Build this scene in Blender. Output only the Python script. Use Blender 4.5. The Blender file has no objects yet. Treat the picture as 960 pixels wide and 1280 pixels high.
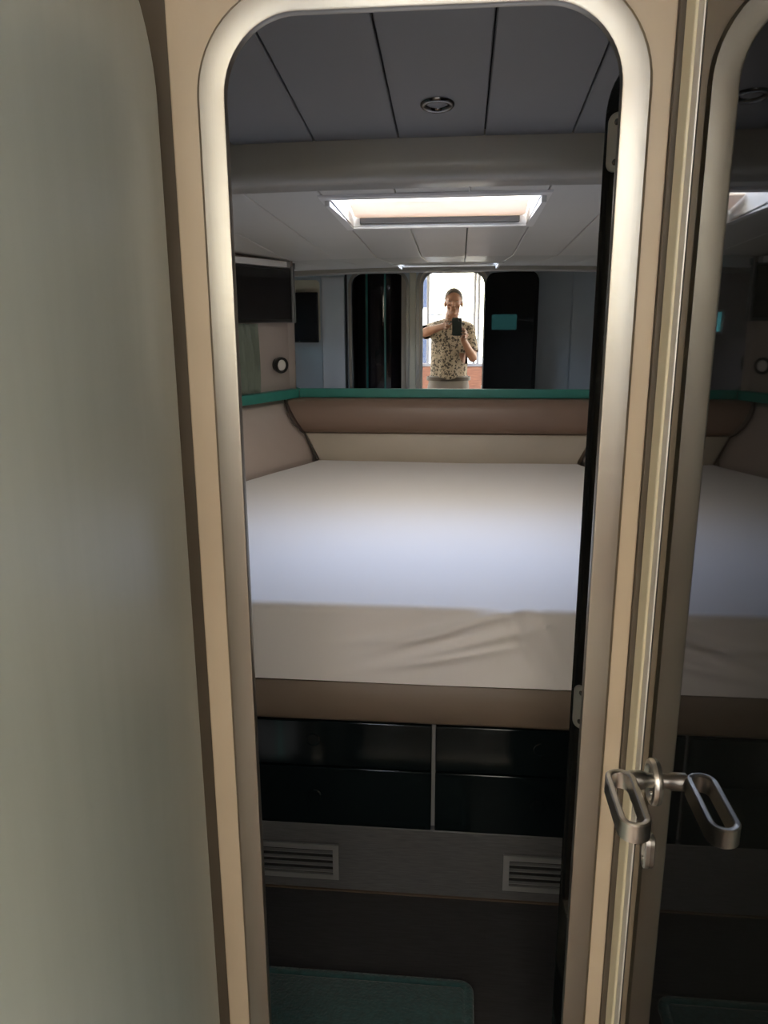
import bpy, bmesh, math, random
from mathutils import Vector, Matrix
random.seed(7)
S = bpy.context.scene
C = S.collection
HC = 1.371          # camera height above the cabin floor; geometry below is written relative to the camera
WL = {}             # world location of every object

# ------------------------------------------------------------------ materials
MATS = {}
def mat(name, col, rough=.5, metal=0., spec=.5, coat=0., bump=0., bscale=40., bstretch=(1, 1, 1), var=0., vscale=6.,
        vstretch=(1, 1, 1), rvar=0., sheen=0., trans=0., ior=1.5):
    m = bpy.data.materials.new(name); m.use_nodes = True
    nt = m.node_tree; b = nt.nodes['Principled BSDF']
    b.inputs['Base Color'].default_value = (*col, 1)
    b.inputs['Roughness'].default_value = rough
    b.inputs['Metallic'].default_value = metal
    b.inputs['Specular IOR Level'].default_value = spec
    b.inputs['Coat Weight'].default_value = coat
    b.inputs['Coat Roughness'].default_value = .03
    b.inputs['IOR'].default_value = ior
    b.inputs['Transmission Weight'].default_value = trans
    if sheen: b.inputs['Sheen Weight'].default_value = sheen
    tc = nt.nodes.new('ShaderNodeTexCoord')
    def noise(scale, stretch, detail=4):
        mp = nt.nodes.new('ShaderNodeMapping'); mp.inputs['Scale'].default_value = stretch
        nz = nt.nodes.new('ShaderNodeTexNoise'); nz.inputs['Scale'].default_value = scale; nz.inputs['Detail'].default_value = detail
        nt.links.new(tc.outputs['Object'], mp.inputs['Vector']); nt.links.new(mp.outputs[0], nz.inputs['Vector'])
        return nz
    if bump:
        nz = noise(bscale, bstretch); bp = nt.nodes.new('ShaderNodeBump')
        bp.inputs['Strength'].default_value = bump; bp.inputs['Distance'].default_value = .002
        nt.links.new(nz.outputs['Fac'], bp.inputs['Height']); nt.links.new(bp.outputs[0], b.inputs['Normal'])
    if var:
        nz = noise(vscale, vstretch); mr = nt.nodes.new('ShaderNodeMapRange')
        mr.inputs['From Min'].default_value = .3; mr.inputs['From Max'].default_value = .7
        mr.inputs['To Min'].default_value = 1 - var; mr.inputs['To Max'].default_value = 1 + var
        mx = nt.nodes.new('ShaderNodeVectorMath'); mx.operation = 'SCALE'; mx.inputs[0].default_value = col
        nt.links.new(nz.outputs['Fac'], mr.inputs['Value']); nt.links.new(mr.outputs[0], mx.inputs['Scale'])
        nt.links.new(mx.outputs[0], b.inputs['Base Color'])
    if rvar:
        nz = noise(vscale, vstretch); mr = nt.nodes.new('ShaderNodeMapRange')
        mr.inputs['From Min'].default_value = .3; mr.inputs['From Max'].default_value = .7
        mr.inputs['To Min'].default_value = rough - rvar; mr.inputs['To Max'].default_value = rough + rvar
        nt.links.new(nz.outputs['Fac'], mr.inputs['Value']); nt.links.new(mr.outputs[0], b.inputs['Roughness'])
    MATS[name] = m
    return m

steel = mat('brushed_steel', (.41, .387, .338), .40, 1., bump=.05, bscale=30, bstretch=(14, 14, .5), rvar=.07, vscale=3)
satin = mat('satin_nickel', (.70, .68, .64), .33, 1., rvar=.05, vscale=30, vstretch=(1, 1, 6))
chrome = mat('chrome', (.8, .8, .8), .08, 1.)
tan = mat('tan_laminate', (.60, .50, .37), .42, var=.04, vscale=9, bump=.02)
browngap = mat('brown_lining_and_shade', (.12, .10, .075), .6, var=.1)
cream = mat('cream_jamb', (.72, .66, .48), .4, var=.03)
alu = mat('pale_aluminium', (.74, .72, .67), .4, .25)
rubber = mat('black_rubber', (.012, .012, .012), .5)
sagepanel = mat('sage_satin_lacquer', (.385, .43, .40), .32, coat=.25, bump=.05, bscale=5, bstretch=(4, 4, .6), var=.03, vscale=8, vstretch=(5, 5, .5))
sagepanel.node_tree.nodes['Principled BSDF'].inputs['Coat Roughness'].default_value = .15
blackgloss = mat('black_gloss_lacquer', (.006, .0065, .006), .025, spec=.5, ior=1.5)
blackdrawer = mat('black_green_lacquer', (.0040, .0068, .0075), .10, spec=.22)
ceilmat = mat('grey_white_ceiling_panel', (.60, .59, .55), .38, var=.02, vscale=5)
ceilnear = mat('shaded_blue_grey_panel', (.23, .232, .235), .42, var=.02, vscale=5)  # blue-grey panels, with the near ceiling's shade put into a darker tone
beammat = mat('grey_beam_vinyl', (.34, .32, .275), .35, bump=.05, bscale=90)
vinylwall = mat('pinkish_grey_vinyl', (.42, .355, .315), .5, bump=.08, bscale=120)
bluepanel = mat('blue_grey_laminate', (.54, .60, .61), .35, var=.03)
teal = mat('teal_lacquer', (.035, .225, .185), .38, var=.05, vscale=20)
bolsterm = mat('brown_vinyl', (.235, .155, .115), .42, bump=.1, bscale=150, var=.04)
cushm = mat('beige_vinyl', (.47, .40, .315), .48, bump=.12, bscale=140, var=.04)
sidecm = mat('pale_pink_vinyl', (.50, .41, .36), .36, bump=.08, bscale=60, var=.04)
piping = mat('dark_piping', (.06, .04, .03), .5)
sheet = mat('white_sheet', (.83, .785, .765), .62, sheen=.2, bump=.06, bscale=260)
railm = mat('brown_padded_rail', (.17, .125, .09), .5, bump=.1, bscale=130, var=.05)
greydiv = mat('grey_divider', (.22, .22, .22), .4)
plinthm = mat('grey_grained_vinyl', (.076, .075, .077), .42, bump=.35, bscale=28, bstretch=(1, 8, 14), var=.22, vscale=24, vstretch=(1, 9, 14))
floorm = mat('dark_grained_floor', (.033, .0325, .033), .5, bump=.3, bscale=22, bstretch=(1, 12, 1), var=.25, vscale=20, vstretch=(1, 12, 1))
floorc = mat('corridor_teak', (.11, .07, .045), .4, var=.2, vscale=12, vstretch=(10, 1, 1))
matm = mat('teal_mat_pile', (.009, .052, .052), .9, bump=1., bscale=160, var=.3, vscale=70, sheen=.4)
beadm = mat('dark_brown_bead', (.085, .055, .035), .5)
grille = mat('grey_grille', (.33, .33, .33), .35, .6)
darkhole = mat('dark_void', (.004, .004, .004), .8)
whitepl = mat('white_plastic', (.78, .77, .75), .4, var=.02)
creambl = mat('cream_blind', (.86, .76, .66), .6)
_n = creambl.node_tree; _t = _n.nodes.new('ShaderNodeBsdfTranslucent'); _t.inputs[0].default_value = (.95, .86, .80, 1)
_x = _n.nodes.new('ShaderNodeMixShader'); _x.inputs[0].default_value = .25
_n.links.new(_n.nodes['Principled BSDF'].outputs[0], _x.inputs[1]); _n.links.new(_t.outputs[0], _x.inputs[2]); _n.links.new(_x.outputs[0], _n.nodes['Material Output'].inputs[0])
tvblack = mat('tv_bezel', (.012, .012, .012), .3)
tvscreen = mat('tv_screen', (.008, .008, .009), .06)
curtm = mat('sage_curtain', (.17, .195, .15), .8, var=.08, vscale=20, vstretch=(6, 6, 1), bump=.1, bscale=200, sheen=.3)
shadegrey = mat('shade_grey', (.10, .095, .092), .5)  # dark grey standing in for shade inside the skylight shaft
lens = mat('lamp_lens', (.75, .72, .66), .15, coat=.6)
darkchrome = mat('smoked_chrome', (.22, .21, .20), .22, 1.)
mirrorm = mat('mirror_glass', (.86, .88, .87), .0, 1.)
saloonw = mat('cream_saloon_lining', (.72, .66, .55), .5, var=.03)
wood = mat('terracotta_wood', (.24, .105, .06), .4, var=.2, vscale=10, vstretch=(1, 1, 8))
darkscreen = mat('smoked_shower_glass', (.012, .009, .011), .05)
skin = mat('skin', (.21, .105, .068), .5, bump=.05, bscale=200)
hairm = mat('grey_brown_hair', (.035, .027, .022), .7, bump=.6, bscale=120)
pants = mat('grey_trousers', (.15, .147, .147), .8, bump=.15, bscale=200)
belt = mat('dark_belt', (.02, .016, .014), .4)
eyew = mat('eye_white', (.22, .20, .19), .4)
phonem = mat('phone_body', (.02, .03, .03), .25)
phonel = mat('phone_lens', (.005, .005, .006), .05)
bldm = mat('pale_render', (.78, .75, .68), .8, var=.06)
bldg = mat('window_glass_dark', (.018, .026, .045), .5, spec=.15)
quay = mat('pale_quay', (.45, .43, .40), .8, var=.1)

def shirt_mat():
    m = mat('floral_shirt', (.62, .56, .46), .8, bump=.1, bscale=200)
    nt = m.node_tree; b = nt.nodes['Principled BSDF']
    tc = nt.nodes.new('ShaderNodeTexCoord'); v = nt.nodes.new('ShaderNodeTexVoronoi'); v.inputs['Scale'].default_value = 38
    n = nt.nodes.new('ShaderNodeTexNoise'); n.inputs['Scale'].default_value = 60
    mx = nt.nodes.new('ShaderNodeMixRGB'); mx.inputs['Fac'].default_value = .05
    r = nt.nodes.new('ShaderNodeValToRGB'); e = r.color_ramp.elements
    e[0].position = .40; e[0].color = (.03, .027, .025, 1); e[1].position = .50; e[1].color = (.26, .23, .185, 1)
    nt.links.new(tc.outputs['Object'], mx.inputs[1]); nt.links.new(n.outputs['Color'], mx.inputs[2])
    nt.links.new(tc.outputs['Object'], n.inputs['Vector']); nt.links.new(mx.outputs[0], v.inputs['Vector'])
    nt.links.new(v.outputs['Distance'], r.inputs[0]); nt.links.new(r.outputs[0], b.inputs['Base Color'])
    return m
shirtm = shirt_mat()

def pane_mat(name, col):
    m = bpy.data.materials.new(name); m.use_nodes = True; nt = m.node_tree
    nt.nodes.clear(); o = nt.nodes.new('ShaderNodeOutputMaterial'); t = nt.nodes.new('ShaderNodeBsdfTransparent')
    t.inputs[0].default_value = (*col, 1)
    g = nt.nodes.new('ShaderNodeBsdfGlossy'); g.inputs['Roughness'].default_value = .02
    mx = nt.nodes.new('ShaderNodeMixShader'); mx.inputs[0].default_value = .06
    nt.links.new(t.outputs[0], mx.inputs[1]); nt.links.new(g.outputs[0], mx.inputs[2]); nt.links.new(mx.outputs[0], o.inputs[0])
    return m
pane = pane_mat('clear_pane', (.94, .97, .97)); tintpane = pane_mat('tinted_pane', (.16, .32, .34))

# ------------------------------------------------------------------ mesh helpers
class MB:
    def __init__(s): s.b = bmesh.new()
    def box(s, x0, x1, y0, y1, z0, z1):
        v = [s.b.verts.new((x, y, z)) for x in (x0, x1) for y in (y0, y1) for z in (z0, z1)]
        for f in ((0, 1, 3, 2), (4, 6, 7, 5), (0, 4, 5, 1), (2, 3, 7, 6), (0, 2, 6, 4), (1, 5, 7, 3)):
            s.b.faces.new([v[i] for i in f])
        return s
    def prism(s, pts, d):            # closed polygon of 3-D points swept by vector d
        d = Vector(d); a = [s.b.verts.new(Vector(p)) for p in pts]; c = [s.b.verts.new(Vector(p) + d) for p in pts]
        s.b.faces.new(a); s.b.faces.new(c[::-1]); n = len(pts)
        for i in range(n): s.b.faces.new((a[i], a[(i + 1) % n], c[(i + 1) % n], c[i]))
        return s
    def loft(s, rings, closed=True, caps=True):
        R = [[s.b.verts.new(Vector(p)) for p in r] for r in rings]
        for a, c in zip(R, R[1:]):
            n = len(a)
            for i in range(n if closed else n - 1): s.b.faces.new((a[i], a[(i + 1) % n], c[(i + 1) % n], c[i]))
        if caps and closed: s.b.faces.new(R[0][::-1]); s.b.faces.new(R[-1])
        return s
    def torusloft(s, rings):         # rings joined end to end
        R = [[s.b.verts.new(Vector(p)) for p in r] for r in rings]; m = len(R)
        for k in range(m):
            a, c = R[k], R[(k + 1) % m]; n = len(a)
            for i in range(n): s.b.faces.new((a[i], a[(i + 1) % n], c[(i + 1) % n], c[i]))
        return s
    def tube(s, path, r, n=12):
        P = [Vector(p) for p in path]; rings = []
        rs = r if isinstance(r, (list, tuple)) else [r] * len(P)
        for i, p in enumerate(P):
            t = (P[min(i + 1, len(P) - 1)] - P[max(i - 1, 0)]).normalized()
            u = t.cross(Vector((0, 0, 1)) if abs(t.z) < .9 else Vector((1, 0, 0))).normalized(); w = t.cross(u)
            rings.append([p + (u * math.cos(a) + w * math.sin(a)) * rs[i] for a in (2 * math.pi * k / n for k in range(n))])
        return s.loft(rings)
    def lathe(s, prof, origin, axis, n=28, caps=True):   # prof: list of (radius, height along axis)
        ax = Vector(axis).normalized(); u = ax.cross(Vector((0, 0, 1)) if abs(ax.z) < .9 else Vector((1, 0, 0))).normalized(); w = ax.cross(u)
        o = Vector(origin)
        return s.loft([[o + ax * h + (u * math.cos(a) + w * math.sin(a)) * r for a in (2 * math.pi * k / n for k in range(n))] for r, h in prof], caps=caps)
    def ball(s, c, r, n=2):
        r = r if isinstance(r, (list, tuple)) else (r, r, r)
        bmesh.ops.create_icosphere(s.b, subdivisions=n, radius=1, matrix=Matrix.Translation(c) @ Matrix.Diagonal((*r, 1)))
        return s
    def limb(s, pts, rs):            # chain of tapered capsules (to be remeshed)
        for p, r in zip(pts, rs): s.ball(p, r)
        for a, c, ra, rc in zip(pts, pts[1:], rs, rs[1:]): s.tube([a, c], [ra, rc], 14)
        return s
    def build(s, name, m, parent=None, loc=None, bevel=0., seg=2, smooth=None, kind=None):
        bmesh.ops.recalc_face_normals(s.b, faces=s.b.faces)
        if parent is not None and loc is None: loc = WL[parent.name]
        elif loc is None:
            xs = [v.co for v in s.b.verts]
            loc = Vector(((min(v.x for v in xs) + max(v.x for v in xs)) / 2, (min(v.y for v in xs) + max(v.y for v in xs)) / 2, min(v.z for v in xs)))
        else: loc = Vector(loc)
        for v in s.b.verts: v.co -= loc
        me = bpy.data.meshes.new(name); s.b.to_mesh(me); s.b.free()
        o = bpy.data.objects.new(name, me); C.objects.link(o); WL[o.name] = loc
        if m: me.materials.append(m)
        if parent is not None: o.parent = parent; o.location = loc - WL[parent.name]
        else: o.location = loc + Vector((0, 0, HC))
        if bevel:
            b = o.modifiers.new('bevel', 'BEVEL'); b.width = bevel; b.segments = seg; b.limit_method = 'ANGLE'; b.angle_limit = .6
        if smooth is not None:
            for p in me.polygons: p.use_smooth = True
            me.set_sharp_from_angle(angle=math.radians(smooth))
        if kind: o['kind'] = kind
        return o

def thing(name, loc, label, cat, group=None):
    o = bpy.data.objects.new(name, None); C.objects.link(o); o.empty_display_size = .05
    WL[o.name] = Vector(loc); o.location = Vector(loc) + Vector((0, 0, HC))
    return tag(o, label, cat, group)
def tag(o, label, cat, group=None):
    o['label'] = label; o['category'] = cat
    if group: o['group'] = group
    return o
def bake(o, smooth=True):            # turn modifiers into the mesh itself
    dg = bpy.context.evaluated_depsgraph_get(); ev = o.evaluated_get(dg)
    me = bpy.data.meshes.new_from_object(ev); o.modifiers.clear(); o.data = me
    for p in me.polygons: p.use_smooth = smooth
    return o

def arc(cx, cz, r, a0, a1, n=10):
    return [(cx + r * math.cos(math.radians(a0 + (a1 - a0) * i / n)), cz + r * math.sin(math.radians(a0 + (a1 - a0) * i / n))) for i in range(n + 1)]
def arch(x0, x1, z0, z1, r, n=10):   # doorway outline from bottom left, over the top, to bottom right
    return [(x0, z0)] + arc(x0 + r, z1 - r, r, 180, 90, n) + arc(x1 - r, z1 - r, r, 90, 0, n) + [(x1, z0)]
def rrect(x0, x1, z0, z1, r, n=6):
    return arc(x0 + r, z0 + r, r, 180, 270, n) + arc(x1 - r, z0 + r, r, 270, 360, n) + arc(x1 - r, z1 - r, r, 0, 90, n) + arc(x0 + r, z1 - r, r, 90, 180, n)

FZ = -1.371     # cabin floor
CZ = -1.56      # corridor and saloon floor
XC = -.05       # centre line of the cabin
WXL, WXR = -1.343, 1.243
MY = 3.56       # mirror plane

# ------------------------------------------------------------------ setting: cabin shell
MB().box(WXL - .05, WXR + .05, 1.03, MY + .1, FZ - .04, FZ).build('floor', floorm, kind='structure')
MB().box(-2.0, 1.9, -3.4, 1.03, CZ - .04, CZ).build('floor_saloon', floorc, kind='structure')

def hull(sgn):
    a = XC + sgn * .73; k = sgn * .436
    pts = [(a, MY + .02), (a + k * 1.29, MY - 1.29), (a + k * 1.29, 1.045)]
    off = sgn * .03
    return pts + [(p[0] + off, p[1]) for p in pts[::-1]]
for sgn, nm in ((-1, 'left'), (1, 'right')):
    p = hull(sgn)
    MB().prism([(p[k][0], p[k][1], FZ) for k in (0, 1, 4, 5)], (0, 0, .80 - FZ)).build('wall_%s_forward' % nm, vinylwall, kind='structure')
MB().box(WXR, WXR + .03, 1.045, MY - 1.29, FZ, .8).build('wall_right', vinylwall, kind='structure')
m_ = MB()                                     # left side carries a tinted window near the door
for (a, b, c, d) in ((1.045, 1.12, FZ, .8), (1.37, MY - 1.29, FZ, .8), (1.12, 1.37, FZ, -.10), (1.12, 1.37, .06, .8)):
    m_.box(WXL - .03, WXL, a, b, c, d)
m_.build('wall_left', vinylwall, kind='structure')
w = MB().torusloft([[(WXL - .035 + .045 * q, y, z) for q in (0, 1)] + [(WXL - .035 + .045 * q, 1.245 + (y - 1.245) * .88, -.02 + (z + .02) * .82) for q in (1, 0)] for y, z in rrect(1.115, 1.375, -.105, .065, .004)]).build('window_1', alu, smooth=40, kind='structure')
MB().box(WXL - .02, WXL - .015, 1.125, 1.365, -.095, .055).build('pane', tintpane, w)
MB().box(-1.35, 1.25, MY + .012, MY + .05, FZ, .8).build('wall_far', vinylwall, kind='structure')

# wall with the doorway, cabin side, opening of the doorway and of the shower room
def doorwall():
    poly = [(WXL - .05, CZ), (WXL - .05, .8), (WXR + .05, .8), (WXR + .05, CZ)]
    poly += [(.210, CZ)] + arch(-.312, .210, FZ + .03, .378, .11)[::-1] + [(-.312, CZ)]
    poly += [(-.41, CZ)] + arch(-.83, -.41, FZ + .03, .345, .09)[::-1] + [(-.83, CZ)]
    return MB().prism([(x, 1.004, z) for x, z in poly], (0, .041, 0)).build('wall_doorway', bluepanel, kind='structure')
doorwall()
MB().box(-.31, .20, 1.0, 1.05, FZ - .02, FZ + .028).build('trim_3', steel, bevel=.004, kind='structure')
# tan facing board on the corridor side round the frame
pl = [(-.352, CZ), (-.352, .62), (.2345, .62), (.2345, CZ)] + arch(-.305, .20, CZ, .366, .11)[::-1]
MB().prism([(x, .992, z) for x, z in pl], (0, .011, 0)).build('wall_front', tan, bevel=.002, kind='structure')
MB().box(-.40, -.3525, .998, 1.003, CZ, .62).build('trim_4', browngap, kind='structure')  # shadow on the wall margin beside the left leaf, as a dark strip
MB().box(.235, .30, .985, 1.003, CZ, .62).build('trim_5', browngap, kind='structure')  # shadow line in the corner by the jamb, coloured dark brown

# brushed steel frame of the doorway
def steelframe(name, xi0, xi1, zi, ri, wid, y0, y1, z0, m=steel, par=None):
    inn = arch(xi0, xi1, z0, zi, ri, 14); out = arch(xi0 - wid, xi1 + wid, z0, zi + wid, ri + wid, 14)
    e = .0035; rings = []
    for (a, c), (b, d) in zip(inn, out):
        lx, lz = b - a, d - c; L = math.hypot(lx, lz) or 1; ux, uz = lx / L, lz / L
        rings.append([(a + ux * e * .3, y0 + e * .3, c + uz * e * .3), (a, y0 + e, c), (a, y1, c), (b, y1, d), (b, y0 + e, d), (b - ux * e, y0, d - uz * e), (a + ux * e, y0, c + uz * e)])
    return MB().loft(rings).build(name, m, par, smooth=35, kind=None if par else 'structure')
steelframe('trim_1', -.2835, .1775, .345, .088, .0345, .986, .9985, FZ + .028)
steelframe('trim_6', -.83, -.41, .345, .09, .022, 1.04, 1.058, FZ)
steelframe('trim_7', -.308, .206, .374, .10, .026, 1.04, 1.056, FZ)
MB().box(-.385, -.335, 1.045, 1.062, FZ, .40).build('trim_8', cream, bevel=.006, kind='structure')

# seams and flat panels on the cabin side of the doorway wall
MB().box(.56, .826, 1.046, 1.058, FZ, .36).box(.834, 1.10, 1.046, 1.058, FZ, .36).box(1.108, WXR, 1.046, 1.058, FZ, .36).build('trim_9', bluepanel, bevel=.003, kind='structure')
MB().box(-1.06, -.885, 1.046, 1.056, FZ, .32).build('trim_10', whitepl, bevel=.003, kind='structure')
MB().box(-.878, -.862, 1.046, 1.066, FZ, .34).build('trim_11', rubber, bevel=.004, kind='structure')

# ceilings made of planks (camber across the boat)
def camber(x): return -.015 * (x - .1) ** 2
def planks(name, y0, y1, zf, seams, hole=None, mt=None):
    m = MB(); g = .0016
    for a, b in zip(seams, seams[1:]):
        segs = [(y0, y1)]
        if hole and a >= hole[0] - .03 and b <= hole[1] + .03: segs = [(y0, hole[2]), (hole[3], y1)]
        for s0, s1 in segs:
            x0, x1 = a + g, b - g
            ring = lambda y: [(x0, y, zf(y) + camber(x0) + .002), (x0 + .002, y, zf(y) + camber(x0)), (x1 - .002, y, zf(y) + camber(x1)), (x1, y, zf(y) + camber(x1) + .002), (x1, y, zf(y) + camber(x1) + .012), (x0, y, zf(y) + camber(x0) + .012)]
            m.loft([ring(s0), ring(s1)])
    return m.build(name, mt or ceilmat, kind='structure')
zn = lambda y: .41 - .113 * (y - 1.65)
zf = lambda y: .337 - .039 * (y - 1.85)
pn = .1878
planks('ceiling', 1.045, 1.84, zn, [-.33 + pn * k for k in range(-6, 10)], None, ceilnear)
HX0, HX1, HY0, HY1 = -.357, .208, 2.20, 2.695
sf = [-1.35, -1.15, -.958, -.768, -.568, -.3715, -.1735, .0185, .221, .415, .61, .80, .99, 1.25]
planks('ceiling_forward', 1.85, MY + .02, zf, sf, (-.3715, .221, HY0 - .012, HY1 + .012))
dk = MB()
for z_, a, b in ((zn, 1.045, 1.86),): dk.loft([[(WXL, a, z_(a) + .0), (WXR, a, z_(a) + .0), (WXR, a, z_(a) + .03), (WXL, a, z_(a) + .03)], [(WXL, b, z_(b)), (WXR, b, z_(b)), (WXR, b, z_(b) + .03), (WXL, b, z_(b) + .03)]])
for x0, x1, a, b in ((WXL, HX0 - .02, 1.86, MY), (HX1 + .02, WXR, 1.86, MY), (HX0 - .02, HX1 + .02, 1.86, HY0 - .02), (HX0 - .02, HX1 + .02, HY1 + .02, MY)):
    dk.loft([[(x0, a, zf(a) + .013), (x1, a, zf(a) + .013), (x1, a, zf(a) + .05), (x0, a, zf(a) + .05)], [(x0, b, zf(b) + .013), (x1, b, zf(b) + .013), (x1, b, zf(b) + .05), (x0, b, zf(b) + .05)]])
for v in dk.b.verts: v.co.z += .0135 if v.co.y < 1.861 and v.co.z > .38 else 0
dk.build('ceiling_backing', darkhole, kind='structure')
# deck beam between the two ceilings
bp = [(1.838, .402), (1.836, .345)] + [(1.836 + .035 - .035 * math.cos(math.radians(t)), .338 - .035 * math.sin(math.radians(t))) for t in range(0, 91, 10)] + [(1.95, .303), (1.96, .31), (1.96, .402)]
m_ = MB(); n_ = 16
m_.loft([[(x, y, z + camber(x)) for y, z in bp] for x in [WXL + (WXR - WXL) * i / n_ for i in range(n_ + 1)]])
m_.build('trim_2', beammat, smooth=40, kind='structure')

# ------------------------------------------------------------------ skylight
t = thing('skylight_hatch', (-.075, 2.45, .31), 'rectangular skylight with cream blind and pale frame in the panelled ceiling', 'skylight')
def slab(pts, h): return MB().prism(pts, (0, 0, h))
fr = MB()
def ringz(x0, x1, y0, y1, dz): return [(x, y, zf(y) + camber(x) + dz) for x, y in ((x0, y0), (x1, y0), (x1, y1), (x0, y1))]
fr.loft([ringz(HX0, HX1, HY0, HY1, .0), ringz(HX0, HX1, HY0, HY1, -.006), ringz(HX0 - .024, HX1 + .024, HY0 - .038, HY1 + .026, -.006), ringz(HX0 - .027, HX1 + .027, HY0 - .041, HY1 + .029, .0)], caps=False)
fr.build('frame', whitepl, t)
sh = MB(); T = .098
sh.box(HX0 - .012, HX0, HY0, HY1, .30, .31 + T).box(HX1, HX1 + .012, HY0, HY1, .30, .31 + T)
sh.box(HX0 - .012, HX1 + .012, HY0 - .012, HY0, .322, .31 + T).box(HX0 - .012, HX1 + .012, HY1, HY1 + .012, .302, .31 + T)
sh.build('shaft_lining', whitepl, t)
bl = [(x, 2.55 + v_, .3575 - .0285 * v_ / .144) for x, v_ in [(-.353, 0)] + arc(-.353 + .02, .144 - .02, .02, 180, 90, 6) + arc(.204 - .02, .144 - .02, .02, 90, 0, 6) + [(.204, 0)]]
MB().prism(bl, (0, .001, .006)).build('blind_panel', creambl, t, bevel=.001)
MB().box(HX0 + .022, HX1 - .022, HY1 - .016, HY1 - .001, .3085, .3275).build('gap_shade', shadegrey, t, bevel=.002)  # dark strip painting the shadow in the gap below the blind
MB().box(HX0 + .012, HX1 - .012, HY0 + .001, HY0 + .03, .327, .41).build('added_dark_lining', shadegrey, t, bevel=.004)  # added dark lining, dims the near shaft wall as mirrored
MB().box(HX0 - .02, HX1 + .02, HY0 - .02, HY1 + .02, .31 + T, .31 + T + .006).build('glass', pane, t)

# ------------------------------------------------------------------ downlight
dc = Vector((-.052, 1.655, zn(1.655) + camber(-.05))); nrm = Vector((0, -.113, -1)).normalized()
t = thing('downlight', dc, 'small round unlit downlight with dark ring in the near ceiling', 'light')
MB().lathe([(.0335, -.002), (.0335, .003), (.030, .0065), (.025, .0065), (.021, .002), (.021, -.008)], dc, nrm, 36, False).build('bezel', darkchrome, t, smooth=50)
MB().lathe([(.0212, .001), (.017, -.004), (.012, -.012)], dc, nrm, 30, False).build('reflector', tvblack, t, smooth=50)
MB().lathe([(.0125, -.010), (.0115, -.0055), (.006, -.004), (.0005, -.0035)], dc, nrm, 24).build('bulb', lens, t, smooth=60)

# ------------------------------------------------------------------ mirror, ledge, cushions
o = MB().box(XC - .70, XC + .70, MY, MY + .006, -.312, .275).build('wall_mirror', mirrorm)
tag(o, 'wide mirror across the far wall above the teal ledge', 'mirror')

d_ = Vector((-.3998, -.9166, 0))
def side(sgn, pts):  # mirror left-hand points to the right of the centre line
    return [((2 * XC - x) if sgn > 0 else x, y, z) for x, y, z in pts]
t = thing('ledge', (XC, 3.545, -.344), 'teal ledge running round the bed head below the mirror', 'ledge')
m_ = MB().box(XC - .683, XC + .683, 3.545, MY + .01, -.344, -.304)
m_.build('ledge_back', teal, t, bevel=.003)
for sgn in (-1, 1):
    a = Vector((-.733, 3.545, 0)); e = a + d_ * 1.38; nn = Vector((-.9166, .3998, 0))
    q = [a, e, e + nn * .045, a + nn * .045]
    MB().prism(side(sgn, [(p_.x, p_.y, -.346) for p_ in q]), (0, 0, .041)).build('ledge_side', teal, t, bevel=.003)

def bolster():
    t = []
    prof = [(3.545, -.346), (3.500, -.348), (3.474, -.362), (3.458, -.390), (3.452, -.420), (3.455, -.450), (3.468, -.478), (3.488, -.497), (3.51, -.502), (3.555, -.502)]
    m = MB(); xs = [0, .15, .3, .5, .7, .85, 1]
    rings = []
    for k in xs:
        r = []
        for y, z in prof:
            xl = -.783 + (-.346 - z) * .55
            xr = 2 * XC - xl
            r.append((xl + (xr - xl) * k, y, z))
        rings.append(r)
    m.loft(rings)
    return m.build('bolster', bolsterm, smooth=50)
tag(bolster(), 'long brown rolled vinyl bolster under the teal ledge at the bed head', 'bolster')
xl = lambda z: -.787 + (-.346 - z) * .50
m_ = MB(); r1 = []
for k in (0, 1):
    r = []
    for y, z in ((3.50, -.503), (3.494, -.51), (3.490, -.62), (3.492, -.70), (3.55, -.70), (3.55, -.503)):
        a = xl(max(z, -.64)) + .012; b = 2 * XC - a; r.append((a + (b - a) * k, y, z))
    r1.append(r)
tag(m_.loft(r1).build('back_cushion', cushm, smooth=40), 'pale beige vinyl back panel between the brown bolster and mattress', 'cushion')
for sgn in (-1, 1):
    m = MB(); rings = []
    for s_ in (0, .2, .5, .8, 1.05, 1.3):
        top = Vector((-.792, 3.525, 0)) + d_ * s_; bot = Vector((-.664, 3.50, 0)) + Vector((-.376, -.927, 0)) * s_
        pr = []
        for f_, bulge in ((0, -.012), (.06, .002), (.3, .008), (.6, .008), (.94, .004), (1.0, -.01), (1.25, -.03)):
            p_ = top.lerp(bot, f_); z = -.348 + (-.63 + .348) * f_
            pr.append((p_.x + bulge, p_.y - bulge * .3, z))
        p2 = [(x - .009, y + .004, z) for x, y, z in pr[::-1]]
        rings.append(side(sgn, pr + p2))
    o = m.loft(rings).build('side_cushion', sidecm, smooth=60)
    tag(o, 'pinkish side cushion sloping down from the ledge at bed ' + ('left' if sgn < 0 else 'right'), 'cushion')
    if sgn < 0:
        pp = [(-.790, 3.490, -.350), (-.781, 3.462, -.375), (-.768, 3.448, -.41), (-.744, 3.447, -.455), (-.716, 3.466, -.49), (-.702, 3.482, -.502), (-.690, 3.481, -.525), (-.642, 3.478, -.625)]
        MB().tube(pp, .0042, 8).build('piping', piping, o, smooth=60)

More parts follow.
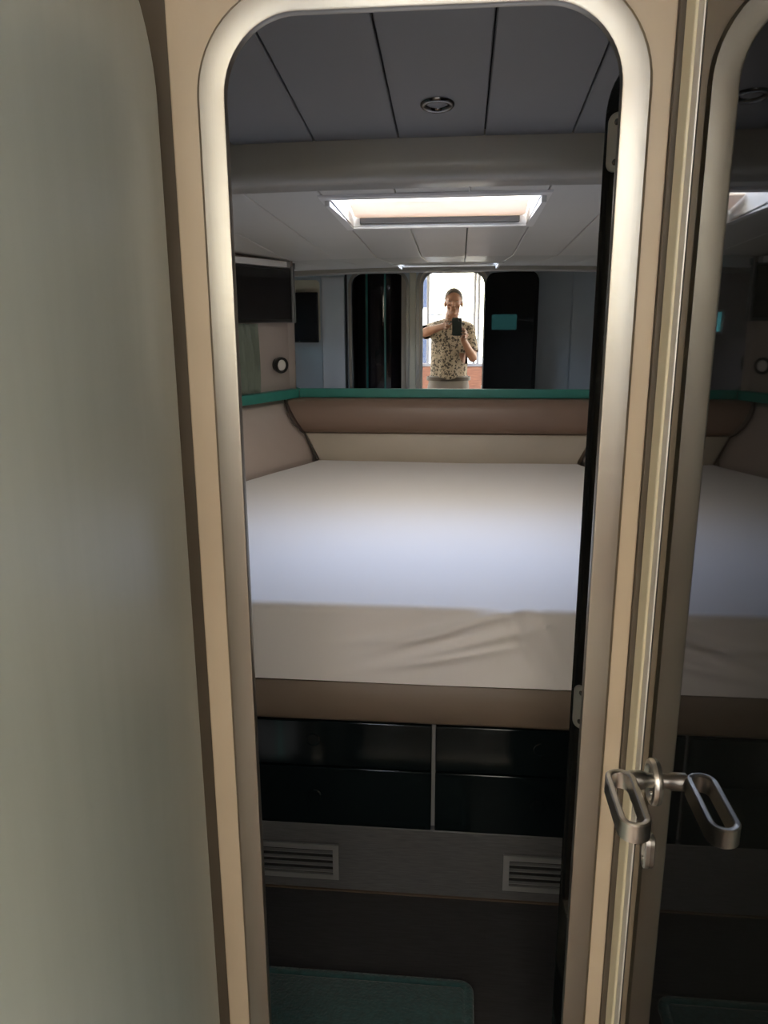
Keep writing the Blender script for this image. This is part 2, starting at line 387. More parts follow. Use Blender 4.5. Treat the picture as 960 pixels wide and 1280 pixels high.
# ------------------------------------------------------------------ mattress
def mattress():
    L = [(-.655, 3.487), (-.841, 3.021), (-1.04, 2.52), (-1.09, 2.2), (-1.10, 1.611)]
    def edge(y):
        for (x0, y0), (x1, y1) in zip(L, L[1:]):
            if y1 <= y <= y0: return x0 + (x1 - x0) * (y0 - y) / (y0 - y1)
        return L[-1][0]
    m = MB(); yf, yb, zt, zb = 1.608, 3.487, -.617, -.803; r = .020
    NU = 160; us = [i / NU for i in range(NU + 1)]
    prof = []   # (y, z, inset)
    for i_ in range(38): prof.append((yf, -.803 + i_ * .0043))
    prof += [(yf + r - r * math.cos(math.radians(t)), zt - r + r * math.sin(math.radians(t))) for t in range(0, 91, 15)]
    prof += [(yf + .03 + (yb - yf - .07) * (i / 44), zt) for i in range(1, 45)]
    prof += [(yb - .02, zt - .004), (yb - .004, zt - .018), (yb, zt - .05), (yb, zb)]
    V = []
    for y, z in prof:
        row = []
        for u in us:
            e = edge(min(max(y, 1.611), 3.487)); x = e + (2 * XC - 2 * e) * u
            du = min(u, 1 - u) * (2 * XC - 2 * e)
            zz = z
            if z > -.65: zz = z - .028 * max(0, 1 - du / .05) ** 2
            if z > -.63 and y > yf + .03:
                zz += .005 * math.sin(1.9 * x + 1.3 * y) * math.sin(2.3 * y) - .003 + .0013 * math.sin(9 * x + 4 * y) * math.sin(5 * y - 3 * x)
            yy = y
            if y < yf + .03:                # creases pulled across the front of the fitted sheet
                dz = (z - zt)
                for (cx, cz, sl, ln, amp, wd) in ((.02, -.655, .35, .16, .006, .010), (.03, -.700, .28, .14, .005, .010), (-.01, -.735, .2, .12, .004, .009), (.13, -.64, -1.6, .08, .005, .010), (-.12, -.69, .12, .12, .003, .012), (.19, -.63, -2.2, .05, .0035, .007)):
                    lx = x - cx; lz = z - cz - sl * lx
                    yy -= 2.4 * amp * math.exp(-(lx / ln) ** 2) * math.exp(-(lz / wd / (1 + abs(sl))) ** 2)
                yy += .0018 * math.sin(7 * x + 25 * z)
            row.append(m.b.verts.new((x, yy, zz)))
        V.append(row)
    for a, b in zip(V, V[1:]):
        for i in range(NU): m.b.faces.new((a[i], a[i + 1], b[i + 1], b[i]))
    m.b.faces.new([r_[0] for r_ in V]); m.b.faces.new([r_[-1] for r_ in V][::-1]); [m.b.faces.new((V[0][i + 1], V[0][i], V[-1][i], V[-1][i + 1])) for i in range(NU)]
    return m.build('mattress', sheet, smooth=50)
o = mattress()
tag(o, 'thick mattress in a fitted white sheet filling the berth', 'mattress')

# ------------------------------------------------------------------ bed base with drawers and plinth
BY = 1.61
t = thing('bed_base', (XC, BY, FZ), 'built-in berth base with black drawers and grey plinth under the white mattress', 'bed')
MB().box(WXL + .005, WXR - .005, BY + .05, 2.18, -.905, -.806).box(-1.10, 1.0, 2.18, 2.75, -.905, -.806).box(-.95, .85, 2.75, 3.1, -.905, -.806).box(-.75, .65, 3.1, 3.5, -.905, -.806).build('deck', railm, t)
MB().prism([(WXL + .005, BY + y, z) for y, z in ((.004, -.9055), (-.004, -.896), (-.008, -.86), (-.007, -.825), (.002, -.808), (.06, -.806), (.06, -.9055))], (WXR - WXL - .01, 0, 0)).build('padded_rail', railm, t, smooth=50)
MB().box(WXL + .005, WXR - .005, BY + .022, 2.15, -1.19, -.906).build('carcass', greydiv, t)
MB().box(WXL + .005, WXR - .005, BY + .004, BY + .06, FZ, -1.186).build('plinth', plinthm, t, bevel=.003)
MB().box(WXL + .005, WXR - .005, BY - .001, BY + .004, FZ, FZ + .004).build('bottom_bead', beadm, t)
for x0, x1 in ((-1.17, -.611), (-.605, -.0465), (-.0375, .521), (.527, 1.07)):
    for z0, z1 in ((-1.184, -1.0285), (-1.0245, -.908)):
        dr = MB().box(x0, x1, BY, BY + .02, z0, z1).build('drawer', blackdrawer, t, bevel=.0025)
        cx = x0 + (x1 - x0) * (.5 if x0 < -.04 else .43); cz = (z0 + z1) / 2 + (.01 if z0 > -1.1 else .0)
        MB().lathe([(.017, .0), (.017, .0012), (.0145, .0018), (.0135, .0008), (.003, .0006)], (cx, BY, cz), (0, -1, 0), 30)  .build('push_latch', blackdrawer, dr, smooth=40)
for x0, x1 in ((-.53, -.270), (.128, .390)):
    v = MB(); z0, z1 = -1.334, -1.237; b = .014
    v.torusloft([[(x, BY - .0005, z), (x, BY - .006, z), (xi, BY - .006, zi), (xi, BY - .0005, zi)] for (x, z), (xi, zi) in zip(((x0, z0), (x1, z0), (x1, z1), (x0, z1)), ((x0 + b, z0 + b), (x1 - b, z0 + b), (x1 - b, z1 - b), (x0 + b, z1 - b)))])
    g = v.build('vent_grille', grille, t)
    MB().box(x0 + b * .8, x1 - b * .8, BY + .0035, BY + .0045, z0 + b * .8, z1 - b * .8).build('backing', darkhole, g)
    for k in range(4):
        zz = z0 + b + (z1 - z0 - 2 * b) * (k + .45) / 4
        MB().prism([(x0 + b, BY + y, zz + z) for y, z in ((.003, -.002), (.003, .0005), (-.0050, -.0005), (-.0050, -.0025))], (x1 - x0 - 2 * b, 0, 0)).build('slat', grille, g)

# ------------------------------------------------------------------ mat
def mat_obj():
    x0, x1, y0, y1, r = -.56, .055, 1.075, 1.362, .03
    m = MB()
    base = rrect(x0, x1, y0, y1, r)
    inset = lambda d: rrect(x0 + d, x1 - d, y0 + d, y1 - d, max(r - d, .004))
    m.loft([[(x, y, FZ + .0005) for x, y in base], [(x, y, FZ + .009) for x, y in base], [(x, y, FZ + .013) for x, y in inset(.004)], [(x, y, FZ + .013) for x, y in inset(.016)], [(x, y, FZ + .010) for x, y in inset(.02)], [(x, y, FZ + .014) for x, y in inset(.026)]])
    return m.build('floor_mat', matm, smooth=50)
tag(mat_obj(), 'dark teal pile mat with rounded corners on the cabin floor', 'mat')

# ------------------------------------------------------------------ left wall: television, pelmet, curtain, reading lamp
wallpt = lambda s_, off, z: tuple(Vector((XC - .73, MY + .02, 0)) + d_ * s_ + Vector((.9166, -.3998, 0)) * off + Vector((0, 0, z)))
t = thing('television', wallpt(.38, .08, -.01), 'black flat television hung on the side wall above the curtain', 'television')
def wbox(s0, s1, o0, o1, z0, z1): return MB().prism([wallpt(s0, o0, z0), wallpt(s1, o0, z0), wallpt(s1, o1, z0), wallpt(s0, o1, z0)], (0, 0, z1 - z0))
# corners fixed from sight lines
A = Vector((-.752, 3.536, 0)); B = A + d_ * .42; N = Vector((.9166, -.3998, 0))
def tbox(u0, u1, o0, o1, z0, z1):
    q = [A + d_ * u0 + N * o0, A + d_ * u1 + N * o0, A + d_ * u1 + N * o1, A + d_ * u0 + N * o1]
    return MB().prism([(p_.x, p_.y, z0) for p_ in q], (0, 0, z1 - z0))
tbox(0, .44, -.040, 0, -.009, .224).build('housing', tvblack, t, bevel=.004)
tbox(.010, .430, 0, .0012, .006, .214).build('screen', tvscreen, t)
tbox(-.008, .0, -.04, .004, -.010, .235).build('side_strip', greydiv, t, bevel=.003)
t = thing('curtain_pelmet', wallpt(.5, .05, .22), 'white pelmet box along the side wall above the black television', 'pelmet')
tbox(.045, .60, -.02, .012, .2265, .252).build('box', whitepl, t, bevel=.003)
tbox(.022, .045, -.02, .014, .2255, .253).build('end_cap', grille, t, bevel=.003)
def curtain():
    m = MB(); rings = []; N_ = 60
    for k in range(15):
        f_ = k / 14; z = -.012 - f_ * (.290); rw = []
        for i in range(N_ + 1):
            u = i / N_; wd = (.26 - .03 * math.sin(f_ * math.pi * .8)) ; s_ = .268 + u * wd * 2.0
            amp = .015 + .006 * f_
            off = .024 + amp * math.sin(u * 2 * math.pi * 10 + .5 * math.sin(f_ * 3)) + .004 * math.sin(u * 41 + f_ * 5)
            rw.append(wallpt(s_ + .004 * math.sin(f_ * 6 + u * 20), off, z))
        rings.append(rw)
    m.loft(rings, closed=False)
    o = m.build('curtain', curtm, smooth=80)
    so = o.modifiers.new('th', 'SOLIDIFY'); so.thickness = .002
    return o
tag(curtain(), 'sage green pleated curtain hanging below the television on the side wall', 'curtain')
lc = Vector(wallpt(.110, .0, -.193)); la = (N + Vector((.1, -.35, -.02))).normalized()
t = thing('reading_lamp', lc, 'small round black reading lamp with white lens on the side wall', 'lamp')
MB().lathe([(.026, 0), (.028, .004), (.024, .008), (.012, .010)], lc, N, 28).build('wall_plate', tvblack, t, smooth=50)
MB().lathe([(.010, .0), (.026, .006), (.035, .018), (.0365, .032), (.034, .040), (.028, .041), (.024, .034)], lc + N * .006, la, 32, False).build('housing', tvblack, t, smooth=60)
MB().lathe([(.0245, .033), (.020, .038), (.012, .0405), (.0005, .0415)], lc + N * .006, la, 28).build('lens', lens, t, smooth=60)

# ------------------------------------------------------------------ things on the doorway wall, seen in the mirror
t = thing('wall_screen', (-1.19, 1.06, -.17), 'black wall screen below a pale panel seen in the mirror', 'screen')
MB().prism([(x, 1.047, z) for x, z in rrect(-1.33, -1.075, -.16, .30, .03)], (0, .008, 0)).build('back_panel', cream, t)
MB().box(-1.31, -1.085, 1.055, 1.09, -.165, .21).build('housing', tvblack, t, bevel=.006)
MB().box(-1.30, -1.095, 1.09, 1.0915, -.15, .2).build('screen', tvscreen, t)
MB().ball((-1.235, 1.092, -.155), .004).build('indicator', chrome, t, smooth=60)

MB().box(-.86, -.395, .40, .42, CZ, .5).box(-.88, -.86, .40, 1.0, CZ, .5).box(-.88, -.395, .40, 1.0, .45, .47).build('wall_shower', browngap, kind='structure')
t = thing('shower_screen', (-.62, .80, CZ), 'curved smoked shower screen with teal edge strips in the left doorway', 'screen')
def cyl(a0, a1, r, name, m, extra=0.):
    cx, cy = -.625, .70; pts = [(cx + r * math.cos(math.radians(a0 + (a1 - a0) * i / 14)), cy + (r * .85) * math.sin(math.radians(a0 + (a1 - a0) * i / 14))) for i in range(15)]
    pts2 = [(cx + (r - .012 - extra) * math.cos(math.radians(a0 + (a1 - a0) * i / 14)), cy + (r * .85 - .012) * math.sin(math.radians(a0 + (a1 - a0) * i / 14))) for i in range(14, -1, -1)]
    MB().prism([(x, y, CZ) for x, y in pts + pts2], (0, 0, 1.98)).build(name, m, t, smooth=40)
cyl(20, 78, .215, 'glass', darkscreen); cyl(82, 118, .215, 'glass', darkscreen); cyl(124, 160, .215, 'glass', darkscreen)
cyl(78.2, 81.8, .220, 'edge_strip', teal); cyl(118.2, 122, .220, 'edge_strip', teal); cyl(122.1, 123.9, .222, 'edge_strip', chrome)

# ------------------------------------------------------------------ cabin door, opened into the cabin
ph = math.radians(133); pin = Vector((.211, 1.092, 0))
rot = lambda x, y: Vector((pin.x + x * math.cos(-ph) - y * math.sin(-ph), pin.y + x * math.sin(-ph) + y * math.cos(-ph)))
outl = arch(-.490, -.002, FZ + .04, .335, .085)
fpts = [(*rot(x, -.041), z) for x, z in outl]; dv = rot(0, 0) - rot(0, -.041)
d1 = MB().prism(fpts, (dv.x, dv.y, 0)).build('door_1', blackgloss, bevel=.003, kind='structure')
def dface(x0, x1, y0, y1, z0, z1):
    q = [rot(x0, y0), rot(x1, y0), rot(x1, y1), rot(x0, y1)]
    return MB().prism([(p_.x, p_.y, z0) for p_ in q], (0, 0, z1 - z0))
for z in (.222, -.58):                           # hinge leaves let into the hinge edge
    q = rrect(-.034, -.006, z - .036, z + .036, .012)
    ed = [(*rot(-.0018, y), zz) for y, zz in q]; dd = rot(.0022, 0) - rot(0, 0)
    hg = MB().prism(ed, (dd.x, dd.y, 0)).build('hinge_leaf', satin, d1, bevel=.0008)
    for k in (-.024, .024):
        MB().lathe([(.004, .0), (.004, .0008), (.001, .0003)], (*rot(.0004, -.02), z + k), (rot(1, 0) - rot(0, 0)).to_3d(), 14).build('screw', darkchrome, hg)
    MB().tube([(*rot(.004, .004), z - .036), (*rot(.004, .004), z + .036)], .005, 12).build('knuckle', satin, hg, smooth=50)
lv = [(*rot(-.43, -.043), -.55), (*rot(-.43, -.075), -.55), (*rot(-.36, -.08), -.55)]
MB().tube(lv, .008, 12).build('handle', satin, d1, smooth=50)

# ------------------------------------------------------------------ corridor: jamb, black door on the right, door leaf on the left
PX = .2425
MB().box(.2385, .30, .936, .976, CZ, .62).build('trim_12', cream, bevel=.003, kind='structure')
MB().box(.2412, .30, .913, .9355, CZ, .62).build('trim_13', alu, bevel=.002, kind='structure')
MB().box(.2430, .30, .9072, .9135, CZ, .62).build('trim_14', rubber, kind='structure')
d2 = MB().box(PX, PX + .04, .22, .907, CZ + .01, .56).build('door_2', blackgloss, bevel=.002, kind='structure')
MB().box(PX + .045, PX + .09, .12, 1.0, CZ, .62).box(PX + .0, PX + .09, .12, .216, CZ, .62).build('wall_corridor', tan, kind='structure')
def stad(cx, y0, y1, hw, n=12):   # stadium in plan, long axis along y
    return [(cx + hw * math.cos(math.radians(a)), y1 - hw + hw * math.sin(math.radians(a))) for a in [180 * i / n for i in range(n + 1)]] + \
           [(cx + hw * math.cos(math.radians(a)), y0 + hw + hw * math.sin(math.radians(a))) for a in [180 + 180 * i / n for i in range(n + 1)]]
hx, zt, zb = .1965, -.5165, -.5395
outer = stad(hx, .729, .838, .0175); inner = stad(hx, .7368, .8302, .0100)
e = .0014
h = MB().torusloft([[(ix, iy, zt - e), (ix + (ox - ix) * .22, iy + (oy - iy) * .22, zt), (ix + (ox - ix) * .8, iy + (oy - iy) * .8, zt), (ox, oy, zt - e), (ox, oy, zb + e), (ix + (ox - ix) * .8, iy + (oy - iy) * .8, zb), (ix, iy, zb + e)] for (ox, oy), (ix, iy) in zip(outer, inner)]).build('handle', satin, d2, smooth=40)
MB().lathe([(.0085, 0), (.0085, .012), (.0108, .016), (.0108, .031)], (PX - .001, .836, -.5295), (-1, 0, 0), 22).build('spindle', satin, d2, smooth=40)
MB().tube([(.212, .838, -.530), (.207, .828, -.529)], [.009, .0095], 18).build('neck', satin, d2, smooth=40)
rs = MB().lathe([(.0275, 0), (.0275, .003), (.0260, .0052), (.0215, .006), (.0195, .004), (.0175, .002), (.0005, .0018)], (PX, .850, -.540), (-1, 0, 0), 40).build('rosette', satin, d2, smooth=35)
for a in (.02, 2.2, 4.1):
    MB().ball((PX - .0035, .850 + .0135 * math.cos(a), -.540 + .0135 * math.sin(a)), .0028).build('screw', chrome, rs, smooth=60)
ks = [(y, z) for y, z in rrect(.8375, .8605, -.6575, -.612, .0112)]
ke = MB().torusloft([[(PX, y, z), (PX - .005, y, z), (PX - .0068, y + (.849 - y) * .16, z + (-.635 - z) * .12), (PX - .0055, y + (.849 - y) * .42, z + (-.635 - z) * .35), (PX - .001, y + (.849 - y) * .45, z + (-.635 - z) * .38)] for y, z in ks]).build('key_escutcheon', satin, d2, smooth=45)
MB().box(PX - .0022, PX - .0005, .8425, .8555, -.652, -.6185).build('key_plate', chrome, ke)
MB().tube([(PX - .001, .849, -.6445), (PX - .0065, .849, -.6445)], .0032, 12).build('key_barrel', chrome, ke, smooth=40)

LX = -.35
oy = [(.20, CZ + .01), (.20, .39)] + [(y, z) for y, z in arc(.946 - .15, .24, .15, 90, 0, 12)] + [(.946, CZ + .01)]
MB().prism([(LX, y, z) for y, z in oy], (-.03, 0, 0)).build('door_3', sagepanel, bevel=.004, seg=3, kind='structure')
MB().box(-.45, -.388, .10, .998, CZ, .62).build('wall_corridor_left', tan, kind='structure')

# ------------------------------------------------------------------ saloon behind the photographer
SY, SZ = -3.2, .62
MB().box(-2.0, -.75, SY - .1, 1.0, SZ, SZ + .04).box(.65, 1.9, SY - .1, 1.0, SZ, SZ + .04).box(-.75, .65, SY - .1, -1.5, SZ, SZ + .04).box(-.75, .65, -.70, 1.0, SZ, SZ + .04).build('ceiling_saloon', saloonw, kind='structure')  # roof opening over the middle added to brighten frame and corridor
MB().box(-2.0, -.45, .10, .14, CZ, SZ).box(PX + .09, 1.9, .12, .16, CZ, SZ).build('wall_saloon', saloonw, kind='structure')
for nm, x0 in (('wall_port', -2.04), ('wall_starboard', 1.9)):
    MB().box(x0, x0 + .04, SY, .14, CZ, -.52).box(x0, x0 + .04, SY, .14, .45, SZ).box(x0, x0 + .04, SY, -2.75, -.52, .45).box(x0, x0 + .04, -.35, .14, -.52, .45).build(nm, saloonw, kind='structure')
MB().box(-2.0, 1.9, SY - .04, SY, CZ, -.55).build('wall_aft', wood, kind='structure')
MB().box(-2.0, -1.75, SY - .04, SY, -.55, SZ).box(1.65, 1.9, SY - .04, SY, -.55, SZ).build('wall_aft_post', saloonw, kind='structure')
w = MB()
for x in (-1.72, -.43, .17, .22, 1.60): w.box(x, x + .035, SY - .04, SY + .01, -.55, SZ)
w.box(-1.75, 1.65, SY - .04, SY + .02, -.59, -.55).box(-.40, .17, SY - .03, SY, .06, .075)
w = w.build('window_2', greydiv, bevel=.003, kind='structure')
for a, b in ((-1.69, -.43), (-.395, .17), (.255, 1.6)):
    MB().box(a, b, SY - .022, SY - .018, -.55, SZ).build('pane', pane, w)

# quay and building outside
MB().box(-30, 30, -40, SY - 1.2, CZ - 1.2, CZ - .6).build('ground', quay, kind='structure')
bz = CZ - .6
t = thing('building', (-1.0, -13, bz), 'pale sunlit building seen through the aft window in the mirror', 'building')
MB().box(-3.2, -.55, -15, -13, bz, 4.4).build('wall', bldm, t)
for i in range(3):
    for j in range(3):
        x = -3.0 + i * .82; z = -1.3 + j * 1.6
        f_ = MB().box(x, x + .55, -13.03, -12.98, z, z + 1.0).build('window', bldg, t)

# ------------------------------------------------------------------ photographer with phone
def photographer():
    t = thing('person', (-.08, -.42, CZ), 'person in floral short-sleeved shirt and grey trousers raising a phone, seen in the mirror', 'person')
    yb = -.42
    V3 = lambda *a: Vector(a)
    b = MB()
    # head, neck
    hd = V3(-.062, -.32, .150)
    b.ball(hd + V3(0, 0, .035), (.077, .095, .092), 3); b.ball(hd + V3(0, .015, -.045), (.060, .075, .075), 3)
    b.ball(hd + V3(0, .062, -.085), (.03, .028, .024)); b.tube([hd + V3(0, .082, .02), hd + V3(0, .104, -.022)], [.010, .016]); b.ball(hd + V3(0, .103, -.024), (.018, .014, .012))
    for s_ in (-1, 1):
        b.ball(hd + V3(s_ * .079, -.005, -.008), (.012, .022, .033)); b.ball(hd + V3(s_ * .034, .072, .022), (.020, .014, .010))
        b.ball(hd + V3(s_ * .042, .055, -.03), (.022, .024, .026))
    b.ball(hd + V3(0, .083, -.058), (.024, .010, .008))
    b.limb([hd + V3(0, -.02, -.05), V3(-.085, yb + .01, .0), V3(-.09, yb, -.06)], [.062, .060, .085])
    # torso
    b.limb([V3(-.09, yb, -.10), V3(-.095, yb + .01, -.28), V3(-.10, yb, -.46), V3(-.10, yb, -.58)], [.105, .120, .112, .105])
    b.limb([V3(-.255, yb, -.09), V3(-.09, yb, -.075), V3(.075, yb, -.09)], [.060, .085, .060])
    for s_ in (-1, 1): b.limb([V3(-.09 + s_ * .08, yb + .02, -.2), V3(-.10 + s_ * .06, yb, -.5)], [.085, .085])
    # legs and feet
    for s_ in (-1, 1):
        x = -.10 + s_ * .10
        b.limb([V3(x, yb, -.60), V3(x + s_ * .01, yb + .01, -1.02), V3(x + s_ * .015, yb - .015, -1.46)], [.092, .060, .042])
        b.limb([V3(x + s_ * .015, yb - .03, CZ + .045), V3(x + s_ * .03, yb + .15, CZ + .035)], [.042, .036])
    # arms: left one raised sideways, right one folded low
    LS, LE, LW = V3(-.255, yb, -.09), V3(-.335, yb + .17, -.115), V3(-.125, -.055, -.045)
    RS, RE, RW = V3(.075, yb, -.09), V3(.125, yb + .10, -.345), V3(.030, -.055, -.165)
    b.limb([LS, LE, LW], [.052, .042, .027]); b.limb([LE, LE.lerp(LW, .3)], [.042, .043])
    b.limb([RS, RE, RW], [.052, .042, .027]); b.limb([RE, RE.lerp(RW, .3)], [.042, .043])
    # hands: palms behind the phone edges, fingers bent round them
    def hand(W, side_x, up, fingers, thumb):
        P = [V3(*p_) for p_ in fingers[0]]
        for ch, r in fingers[1]: b.limb([V3(*p_) for p_ in ch], [r, r * .95, r * .88, r * .78][:len(ch)])
        b.limb([V3(*p_) for p_ in thumb], [.013, .011, .0095, .008][:len(thumb)])
        pc = V3(*fingers[0][0]); pe = V3(*fingers[0][1])
        b.limb([W, pc], [.026, .024])
        for f_ in (-1, 0, 1): b.limb([W.lerp(pc, .4) + up * f_ * .014, pe + up * f_ * .026], [.016, .014])
    # left hand at the left edge of the phone (x about -.092)
    fl = []
    for k, (dz, ln) in enumerate(((.042, .9), (.016, 1.0), (-.010, .95), (-.034, .78))):
        z = -.04 + dz
        fl.append((((-.128, -.040, z), (-.121, -.012, z + .004), (-.104, .004 , z + .006), (-.090, .0045, z + .005)), .0085 * (1 if k < 3 else .88)))
    hand(LW, -1, V3(0, 0, 1), (((-.134, -.058, -.04), (-.130, -.045, -.038)), fl), ((-.126, -.05, -.075), (-.108, -.046, -.062), (-.088, -.036, -.045), (-.072, -.028, -.030)))
    fr_ = []
    for k, dz in enumerate((.036, .012, -.012, -.034)):
        z = -.125 + dz
        fr_.append((((.052, -.040, z), (.048, -.014, z), (.036, .0, z + .002), (.018, .003, z + .003)), .0085 * (1 if k < 3 else .88)))
    hand(RW, 1, V3(0, 0, 1), (((.056, -.062, -.135), (.054, -.046, -.127)), fr_), ((.046, -.056, -.10), (.034, -.048, -.078), (.014, -.038, -.066), (-.004, -.031, -.060)))
    body = b.build('body', skin, t)
    rm = body.modifiers.new('r', 'REMESH'); rm.mode = 'VOXEL'; rm.voxel_size = .0055
    sm = body.modifiers.new('s', 'SMOOTH'); sm.factor = .5; sm.iterations = 3
    bake(body)
    # shirt
    s = MB()
    s.limb([V3(-.09, yb, -.10), V3(-.095, yb + .012, -.28), V3(-.10, yb, -.44), V3(-.10, yb, -.535)], [.125, .145, .148, .150])
    s.limb([V3(-.255, yb, -.085), V3(-.09, yb, -.065), V3(.075, yb, -.085)], [.070, .095, .070])
    for s_ in (-1, 1): s.limb([V3(-.09 + s_ * .085, yb + .02, -.18), V3(-.10 + s_ * .065, yb, -.535)], [.098, .112])
    s.limb([LS, LS.lerp(LE, .75)], [.070, .068]); s.limb([RS, RS.lerp(RE, .75)], [.070, .066])
    for s_ in (-1, 1): s.limb([V3(-.085 + s_ * .066, yb + .02, -.012), V3(-.085 + s_ * .03, yb + .088, -.06)], [.018, .016])
    so = s.build('shirt', shirtm, t)
    rm = so.modifiers.new('r', 'REMESH'); rm.mode = 'VOXEL'; rm.voxel_size = .009
    sm = so.modifiers.new('s', 'SMOOTH'); sm.factor = .5; sm.iterations = 4
    bake(so)
    bm = bmesh.new(); bm.from_mesh(so.data)          # straight hem and open cuffs
    off = WL['person']
    bmesh.ops.bisect_plane(bm, geom=bm.verts[:] + bm.edges[:] + bm.faces[:], plane_co=Vector((0, 0, -.545)) - off, plane_no=(0, 0, -1), clear_outer=True)
    for S0, E0 in ((LS, LE), (RS, RE)):
        q = S0.lerp(E0, .80); n_ = (E0 - S0).normalized()
        g = [v for v in bm.verts if (v.co + off - q).length < .12]; gs = set(g)
        ge = [e_ for e_ in bm.edges if all(v in gs for v in e_.verts)]; gf = [f_ for f_ in bm.faces if all(v in gs for v in f_.verts)]
        bmesh.ops.bisect_plane(bm, geom=g + ge + gf, plane_co=q - off, plane_no=n_, clear_outer=True)
    bm.to_mesh(so.data); bm.free()
    for p_ in so.data.polygons: p_.use_smooth = True
    # trousers, belt, shoes
    p = MB(); p.limb([V3(-.17, yb, -.55), V3(-.03, yb, -.55)], [.128, .128]); p.limb([V3(-.15, yb, -.62), V3(-.05, yb, -.62)], [.125, .125])
    for s_ in (-1, 1):
        x = -.10 + s_ * .095
        p.limb([V3(x, yb, -.62), V3(x + s_ * .01, yb + .01, -1.02), V3(x + s_ * .015, yb - .01, -1.47)], [.108, .085, .074])
    po = p.build('trousers', pants, t)
    rm = po.modifiers.new('r', 'REMESH'); rm.mode = 'VOXEL'; rm.voxel_size = .011
    sm = po.modifiers.new('s', 'SMOOTH'); sm.factor = .5; sm.iterations = 4
    bake(po)
    bm = bmesh.new(); bm.from_mesh(po.data)
    bmesh.ops.bisect_plane(bm, geom=bm.verts[:] + bm.edges[:] + bm.faces[:], plane_co=Vector((0, 0, -.515)) - off, plane_no=(0, 0, 1), clear_outer=True)
    bmesh.ops.bisect_plane(bm, geom=bm.verts[:] + bm.edges[:] + bm.faces[:], plane_co=Vector((0, 0, CZ + .05)) - off, plane_no=(0, 0, -1), clear_outer=True)
    bm.to_mesh(po.data); bm.free()
    rg = []
    for z, k in ((-.562, 1.0), (-.560, 1.02), (-.528, 1.02), (-.526, 1.0)):
        rg.append([(-.10 + (.206 * k) * math.cos(a), yb + .138 * k * math.sin(a), z) for a in [2 * math.pi * i / 40 for i in range(40)]])
    MB().loft(rg, caps=False).build('belt', belt, t, smooth=50)
    for s_ in (-1, 1):
        x = -.10 + s_ * .115; q = MB()
        q.limb([V3(x, yb - .04, CZ + .047), V3(x + s_ * .006, yb + .06, CZ + .046), V3(x + s_ * .014, yb + .17, CZ + .042)], [.047, .047, .042])
        q.box(x - .04, x + .04, yb - .08, yb + .20, CZ + .002, CZ + .02)
        k = q.build('shoe', tvblack, t); r_ = k.modifiers.new('r', 'REMESH'); r_.mode = 'VOXEL'; r_.voxel_size = .009; bake(k)
    # hair and eyes
    hr = MB(); hr.ball(hd + V3(0, -.010, .046), (.084, .104, .094), 3)
    ho = hr.build('hair', hairm, t, smooth=80)
    bm = bmesh.new(); bm.from_mesh(ho.data)
    bmesh.ops.bisect_plane(bm, geom=bm.verts[:] + bm.edges[:] + bm.faces[:], plane_co=hd + V3(0, .050, .058) - off, plane_no=(0, .8, -.6), clear_outer=True)
    bm.to_mesh(ho.data); bm.free()
    for s_ in (-1, 1): MB().ball(hd + V3(s_ * .034, .0835, .014), (.010, .006, .0042)).build('eye', eyew, t, smooth=80)
photographer()

cam_R = None
Yc = Vector((95, -240, 965)); Yc.normalize()
Dc = Vector((15, 3930, 965)); Dc -= Dc.dot(Yc) * Yc; Dc.normalize(); Xc = Dc.cross(Yc)
R = Matrix((Xc, Yc, -Dc))                       # camera frame (x right, y down, z forward) -> world
xr, dn, fw = R.col[0].copy(), R.col[1].copy(), R.col[2].copy()
# phone held flat against the line of sight, its lens just behind the viewpoint
t = thing('smartphone', (-.035, -.02, -.14), 'dark smartphone held upright before the face of the person in the mirror', 'phone')
def ph_pt(u, v, w): return xr * u + dn * v + fw * w
pr = rrect(-.072, .016, -.018, .145, .014)
MB().prism([ph_pt(u, v, -.0075) for u, v in pr], tuple(fw * -.009)).build('body', phonem, t, bevel=.002)
MB().lathe([(.016, 0), (.016, .0015), (.014, .002)], ph_pt(-.001, 0, -.0075), fw, 24).build('camera_ring', darkchrome, t, smooth=40)
MB().lathe([(.0065, .0021), (.0064, .0026), (.0005, .0028)], ph_pt(0, 0, -.0075), fw, 20).build('lens', phonel, t, smooth=40)
MB().prism([ph_pt(u, v, -.0166) for u, v in rrect(-.069, .013, -.014, .141, .011)], tuple(fw * -.0006)).build('screen', tvscreen, t)

# ------------------------------------------------------------------ camera
cd = bpy.data.cameras.new('camera'); co = bpy.data.objects.new('camera', cd); C.objects.link(co)
co.matrix_world = Matrix(((xr.x, -dn.x, -fw.x, 0), (xr.y, -dn.y, -fw.y, 0), (xr.z, -dn.z, -fw.z, HC), (0, 0, 0, 1)))
cd.sensor_fit = 'VERTICAL'; cd.sensor_height = 24; cd.lens = 24 * 965 / 1280; cd.clip_start = .003
S.camera = co

# ------------------------------------------------------------------ daylight
wd = bpy.data.worlds.new('sky'); S.world = wd; wd.use_nodes = True; nt = wd.node_tree
bg = nt.nodes['Background']; tc = nt.nodes.new('ShaderNodeTexCoord'); sp = nt.nodes.new('ShaderNodeSeparateXYZ')
def ramp(stops):
    r = nt.nodes.new('ShaderNodeValToRGB'); e = r.color_ramp.elements
    e[0].position, e[0].color = stops[0][0], (*stops[0][1], 1); e[1].position, e[1].color = stops[-1][0], (*stops[-1][1], 1)
    for p_, c_ in stops[1:-1]: e.new(p_).color = (*c_, 1)
    return r
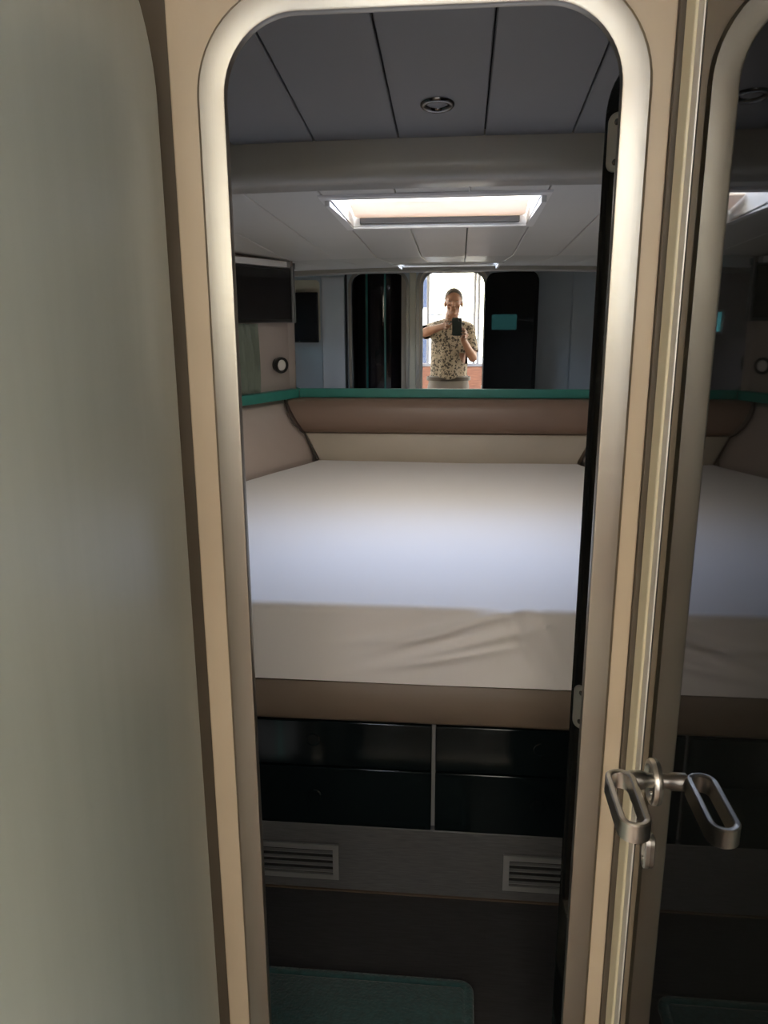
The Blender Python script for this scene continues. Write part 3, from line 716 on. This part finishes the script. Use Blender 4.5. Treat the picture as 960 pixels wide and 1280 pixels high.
# pale hazy sky: warm over the stern, bluer and brighter over the bow
warm = ramp([(0, (1.0, .88, .70)), (.3, (1.05, .96, .83)), (.8, (1.35, 1.2, 1.05))]); cool = ramp([(0, (.95, .95, .95)), (.3, (1.3, 1.5, 2.05)), (.8, (1.75, 1.95, 2.6))])
mr = nt.nodes.new('ShaderNodeMapRange'); mr.inputs['From Min'].default_value = -.30; mr.inputs['From Max'].default_value = .40
mx = nt.nodes.new('ShaderNodeMixRGB')
nt.links.new(tc.outputs['Generated'], sp.inputs[0]); nt.links.new(sp.outputs['Z'], warm.inputs[0]); nt.links.new(sp.outputs['Z'], cool.inputs[0])
nt.links.new(sp.outputs['Y'], mr.inputs['Value']); nt.links.new(mr.outputs[0], mx.inputs[0]); nt.links.new(warm.outputs[0], mx.inputs[1]); nt.links.new(cool.outputs[0], mx.inputs[2])
nt.links.new(mx.outputs[0], bg.inputs['Color'])
bg.inputs['Strength'].default_value = 9.0
def portal(name, loc, rot_, sx, sy):
    l = bpy.data.lights.new(name, 'AREA'); l.shape = 'RECTANGLE'; l.size = sx; l.size_y = sy; l.cycles.is_portal = True
    o = bpy.data.objects.new(name, l); C.objects.link(o); o.location = (loc[0], loc[1], loc[2] + HC); o.rotation_euler = rot_
portal('portal_hatch', (-.075, 2.447, .31 + T + .02), (0, 0, 0), .57, .50)
portal('portal_aft', (-.05, SY - .06, .03), (math.pi / 2, 0, math.pi), 3.4, 1.2)
portal('portal_added_roof_opening', (-.05, -1.1, SZ + .05), (0, 0, 0), 1.4, .8)  # sky sampling for the added roof opening
portal('portal_port', (-2.06, -1.55, -.03), (math.pi / 2, 0, math.pi / 2), 2.4, .97)
portal('portal_starboard', (1.96, -1.55, -.03), (math.pi / 2, 0, -math.pi / 2), 2.4, .97)
portal('portal_hull', (WXL - .05, 1.245, -.02), (math.pi / 2, 0, math.pi / 2), .25, .16)

S.view_settings.view_transform = 'Standard'; S.view_settings.look = 'None'; S.view_settings.gamma = 1
S.view_settings.use_curve_mapping = False; S.view_settings.exposure = 0.27
cy = S.cycles
cy.max_bounces = 14; cy.diffuse_bounces = 6; cy.glossy_bounces = 8; cy.transparent_max_bounces = 16
cy.sample_clamp_indirect = 8; cy.use_denoising = True; cy.caustics_reflective = True; cy.blur_glossy = .5
